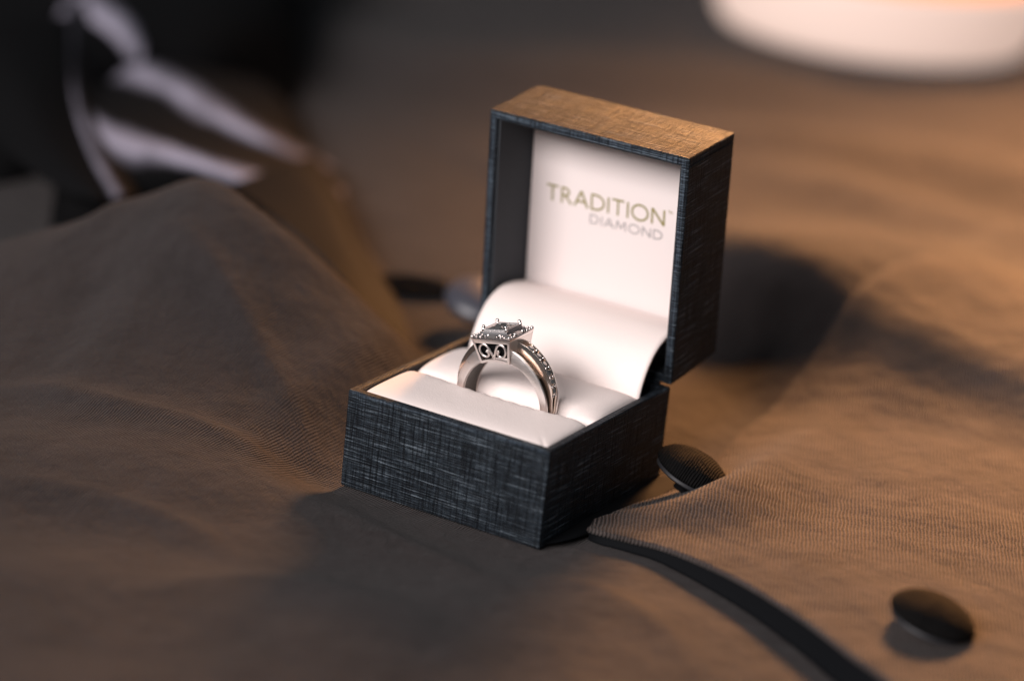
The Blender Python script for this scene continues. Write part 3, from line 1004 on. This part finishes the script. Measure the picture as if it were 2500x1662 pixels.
# floor between the rails
for a0, a1 in ((16, 150), (-150, -16)):
    sweep(a0, a1, lambda a: -HW(a) + 0.5, lambda a: HW(a) - 0.5, lambda a: RI + 0.1, lambda a: RI + 0.1 + lerp([(0, 0.9), (90, 0.8), (125, 1.2)])(a), 48, 0.05).build('floor', M_RECESS, ring, auto=40)
# channel walls carrying the small stones
for a0, a1 in ((18, 112), (-112, -18)):
    for sgn in (-1, 1):
        off = lerp([(0, 1.2), (60, 1.1), (95, 0.65), (112, 0.28)])
        f0 = (lambda a, s=sgn, o=off: s * o(a) - 0.19)
        f1 = (lambda a, s=sgn, o=off: s * o(a) + 0.19)
        sweep(a0, a1, f0, f1, lambda a: RI + 0.8, RC, 40, 0.12).build('channel_wall', M_CHANNEL, ring, auto=40)


def gem_mesh(r, n=8, table=0.55, crown=0.32, depth=0.8):
    mb = MB()
    vs = []
    for k in range(n):
        a = 2 * math.pi * k / n
        vs.append((r * table * math.cos(a), r * table * math.sin(a), r * crown))
    for k in range(n):
        a = 2 * math.pi * (k + 0.5) / n
        vs.append((r * 0.82 * math.cos(a), r * 0.82 * math.sin(a), r * crown * 0.5))
    for k in range(n):
        a = 2 * math.pi * k / n
        vs.append((r * math.cos(a), r * math.sin(a), 0))
    vs.append((0, 0, -r * depth))
    fs = [tuple(range(n))]
    for k in range(n):
        k2 = (k + 1) % n
        fs += [(k, n + k, k2), (k, 2 * n + k, n + k), (n + k, 2 * n + k2, k2), (n + k, 2 * n + k, 2 * n + k2), (2 * n + k, 3 * n, 2 * n + k2)]
    return mb.add(vs, fs)


small = gem_mesh(0.9).build('accent_stone', M_FACETD, ring, smooth=False)
bead0 = MB().sphere((0, 0, 0), 0.31, 10, 7).build('bead', M_SILVER, ring)
first = [True, True]


def place(src, k, loc, rot):
    if first[k]:
        o = src; first[k] = False
    else:
        o = src.copy(); o.parent = ring; col.objects.link(o)
    o.location = [c * MM for c in loc]
    o.rotation_euler = rot
    return o


for sgn in (-1, 1):
    for k in range(6):
        a = math.radians(sgn * (31 + 9.6 * k))
        ad = abs(math.degrees(a))
        r = RC(ad) - 0.30
        place(small, 0, (r * math.sin(a), 0, r * math.cos(a)), (0, a, 0))
        a2 = math.radians(sgn * (35.8 + 9.6 * k)); r2 = RC(abs(math.degrees(a2))) - 0.12
        for yy in (-0.6, 0.6):
            place(bead0, 1, (r2 * math.sin(a2), yy, r2 * math.cos(a2)), (0, a2, 0))

# ---- head: gallery basket, halo tray, bezel and centre stone
ZB, ZT = 9.0, 14.0
TX, TY = 4.75, 5.0          # half size at the halo
BX, BY = 3.65, 4.1          # half size at the foot of the basket


def plate_pt(u, z, off=0.0):
    """front gallery plate: u across, z height -> 3D; leans outwards to the top"""
    t = (z - ZB) / (ZT - ZB)
    return (u, -(BY + (TY - BY) * t) - off, z)


def half_at(z):
    return BX + (TX - BX) * (z - ZB) / (ZT - ZB)


def gallery(flip):
    g = MB()

    def q(u, z, off):
        x, y, zz = plate_pt(u, z, off)
        return (x, -y if flip else y, zz)

    def bar(pts, th=0.38):
        # pts: list of (u_left, u_right, z) bands -> prism of thickness th
        V, F = [], []
        for ul_, ur_, z in pts:
            V += [q(ul_, z, 0), q(ur_, z, 0), q(ul_, z, -th), q(ur_, z, -th)]
        for k in range(len(pts) - 1):
            a, b = 4 * k, 4 * (k + 1)
            F += [(a, a + 1, b + 1, b), (a + 2, b + 2, b + 3, a + 3), (a, b, b + 2, a + 2), (a + 1, a + 3, b + 3, b + 1)]
        F += [(0, 2, 3, 1), (4 * len(pts) - 4, 4 * len(pts) - 3, 4 * len(pts) - 1, 4 * len(pts) - 2)]
        g.add(V, F)

    hb = lambda z: half_at(z)
    bar([(-hb(z), -hb(z) + 0.55, z) for z in np.linspace(ZB - 0.35, ZT, 6)])
    bar([(hb(z) - 0.55, hb(z), z) for z in np.linspace(ZB - 0.35, ZT, 6)])
    bar([(-hb(13.3) + 0.5, hb(13.3) - 0.5, 13.3), (-hb(ZT) + 0.5, hb(ZT) - 0.5, ZT)])
    # arched foot following the finger hole
    us = np.linspace(-hb(ZB) + 0.45, hb(ZB) - 0.45, 14)
    V, F = [], []
    for u in us:
        zl = math.sqrt(max(9.3 ** 2 - u * u, 1)) - 0.12
        for z, off in ((zl, 0), (zl + 0.62, 0), (zl, -0.38), (zl + 0.62, -0.38)):
            V.append(q(u, z, off))
    for k in range(13):
        a, b = 4 * k, 4 * (k + 1)
        F += [(a, b, b + 1, a + 1), (a + 2, a + 3, b + 3, b + 2), (a + 1, b + 1, b + 3, a + 3), (a, a + 2, b + 2, b)]
    g.add(V, F)
    ob = g.build('gallery', M_BRUSHED, ring, auto=40, bevel=0.05, seg=2)
    sp = [(0.05, 9.7), (-0.35, 10.8), (-0.9, 12.1), (-1.6, 12.95), (-2.5, 13.0), (-3.15, 12.3), (-3.15, 11.3), (-2.65, 10.5), (-1.85, 10.2), (-1.2, 10.55), (-1.15, 11.25), (-1.6, 11.65)]
    for sgn in (1, -1):
        P = catmull([(sgn * u, z, 0) for u, z in sp], 44)
        pts = [q(u, z, -0.12) for u, z, _ in P]
        rad = [0.27 if k < 36 else 0.27 + 0.14 * (k - 36) / 8 for k in range(44)]
        MB().tube(pts, rad, 10, squash=((0, 1, 0), 0.75)).build('scroll', M_BRUSHED, ob)
    return ob


gallery(False)
gallery(True)
# plain cheeks left and right of the basket, and a black block painting the shade inside it
for sgn in (-1, 1):
    V = []
    for z in (10.6, ZT):
        t = (z - ZB) / (ZT - ZB)
        hx, hy = BX + (TX - BX) * t, BY + (TY - BY) * t
        for dx in (0.0, -0.35):
            V += [(sgn * (hx + dx), -hy + 0.38, z), (sgn * (hx + dx), hy - 0.38, z)]
    MB().add(V, [(0, 1, 5, 4), (2, 6, 7, 3), (0, 4, 6, 2), (1, 3, 7, 5), (4, 5, 7, 6), (0, 2, 3, 1)]).build('cheek', M_BRUSHED, ring, auto=40)
V = []
for z, k in ((9.9, 0.70), (13.8, 0.80)):
    V += [(-TX * k, -TY * k, z), (TX * k, -TY * k, z), (TX * k, TY * k, z), (-TX * k, TY * k, z)]
MB().add(V, [(3, 2, 1, 0), (4, 5, 6, 7)] + [(k, (k + 1) % 4, 4 + (k + 1) % 4, 4 + k) for k in range(4)]).build('hollow_shade', M_DULL, ring, smooth=False)
# halo tray
MB().box(-TX - 0.1, TX + 0.1, -TY - 0.1, TY + 0.1, ZT, ZT + 0.55).build('halo_tray', M_SILVER, ring, auto=40, bevel=0.15)
HZ = ZT + 0.55
MB().box(-TX + 0.2, TX - 0.2, -TY + 0.2, TY - 0.2, HZ - 0.2, HZ + 0.03).build('halo_floor', M_RECESS, ring, auto=40)


def baguette(lx, ly):
    mb = MB()
    h0, h1 = -0.15, 0.42
    V = []
    for z, k in ((h0, 1.0), (0.12, 1.0), (h1, 0.62)):
        ix, iy = lx * k if k == 1 else lx - min(lx, ly) * 0.4, ly * k if k == 1 else ly - min(lx, ly) * 0.4
        V += [(-ix, -iy, z), (ix, -iy, z), (ix, iy, z), (-ix, iy, z)]
    F = [(3, 2, 1, 0), (8, 9, 10, 11)]
    for j in (0, 4):
        for k in range(4):
            F.append((j + k, j + (k + 1) % 4, j + 4 + (k + 1) % 4, j + 4 + k))
    return mb.add(V, F)


for sgn in (-1, 1):
    o = baguette(1.15, 0.62).build('halo_stone', M_FACET, ring, smooth=False)
    o.location = (0, sgn * (TY - 0.85) * MM, HZ * MM)
    o = baguette(0.62, 1.25).build('halo_stone', M_FACET, ring, smooth=False)
    o.location = (sgn * (TX - 0.85) * MM, 0, HZ * MM)
    # thin metal bars framing the baguettes
    for s2 in (-1, 1):
        o = MB().tube([(s2 * 1.45, sgn * (TY - 1.5), HZ + 0.25), (s2 * 1.45, sgn * (TY - 0.15), HZ + 0.28)], 0.2, 8).build('halo_bar', M_SILVER, ring)
        o = MB().tube([(sgn * (TX - 1.5), s2 * 1.55, HZ + 0.25), (sgn * (TX - 0.15), s2 * 1.55, HZ + 0.28)], 0.2, 8).build('halo_bar', M_SILVER, ring)
cg = gem_mesh(0.98).build('corner_stone', M_FACET, ring, smooth=False)
fst = True
for sx in (-1, 1):
    for sy in (-1, 1):
        if fst: o = cg; fst = False
        else:
            o = cg.copy(); o.parent = ring; col.objects.link(o)
        o.location = (sx * (TX - 1.5) * MM, sy * (TY - 1.55) * MM, (HZ + 0.12) * MM)
        for dx, dy, rr in ((0.15, 0.15, 1.3), (0.15, 2.35, 1.0), (2.2, 0.15, 1.0), (0.1, 1.3, 0.9), (1.25, 0.1, 0.9)):
            o2 = place(bead0, 1, (sx * (TX - dx), sy * (TY - dy), HZ + 0.18), (0, 0, 0))
            o2.scale = (rr, rr, rr)

# raised square bezel
BZ0, BZ1, BI, BO = HZ, HZ + 1.55, 2.62, 3.0
V, F = [], []
for hx, z in ((BO + 0.36, BZ0), (BO + 0.02, BZ1 - 0.1), (BO - 0.08, BZ1), (BI + 0.06, BZ1), (BI, BZ1 - 0.1), (BI - 0.3, BZ0 + 0.3)):
    V += [(-hx, -hx * 1.04, z), (hx, -hx * 1.04, z), (hx, hx * 1.04, z), (-hx, hx * 1.04, z)]
for j in range(5):
    for k in range(4):
        F.append((4 * j + k, 4 * j + (k + 1) % 4, 4 * (j + 1) + (k + 1) % 4, 4 * (j + 1) + k))
F.append((20, 21, 22, 23))
MB().add(V, F).build('bezel', M_SILVER, ring, auto=40)
for sx in (-1, 1):
    for sy in (-1, 1):
        pm = MB().tube([(sx * 2.72, sy * 2.84, BZ0), (sx * 2.86, sy * 2.98, BZ1 - 0.2), (sx * 2.80, sy * 2.92, BZ1 + 0.35)], [0.38, 0.36, 0.34], 10)
        pm.sphere((sx * 2.76, sy * 2.88, BZ1 + 0.42), 0.40, 12, 8)
        pm.build('prong', M_SILVER, ring)
# princess-cut centre stone: a grid of small tilted facets over the square outline
st = MB()
zg = BZ1 - 0.30
g_ = 2.60
nf = 7
rng = random.Random(3)
gv = {}
for i in range(nf + 1):
    for j in range(nf + 1):
        u, v = -g_ + 2 * g_ * i / nf, -g_ + 2 * g_ * j / nf
        rim = i in (0, nf) or j in (0, nf)
        z = zg if rim else zg + 0.22 + rng.uniform(-0.22, 0.22)
        if not rim:
            u += rng.uniform(-0.16, 0.16); v += rng.uniform(-0.16, 0.16)
        gv[i, j] = len(st.v); st.v.append((u, v * 1.03, z))
for i in range(nf):
    for j in range(nf):
        a, b, c, d = gv[i, j], gv[i + 1, j], gv[i + 1, j + 1], gv[i, j + 1]
        if (i + j) % 2: st.f += [(a, b, c), (a, c, d)]
        else: st.f += [(a, b, d), (b, c, d)]
k = len(st.v); st.v.append((0, 0, zg - 1.2))
per = [gv[i, 0] for i in range(nf)] + [gv[nf, j] for j in range(nf)] + [gv[i, nf] for i in range(nf, 0, -1)] + [gv[0, j] for j in range(nf, 0, -1)]
for q in range(len(per)):
    st.f.append((per[(q + 1) % len(per)], per[q], k))
st.build('centre_stone', M_FACETD, ring, smooth=False)
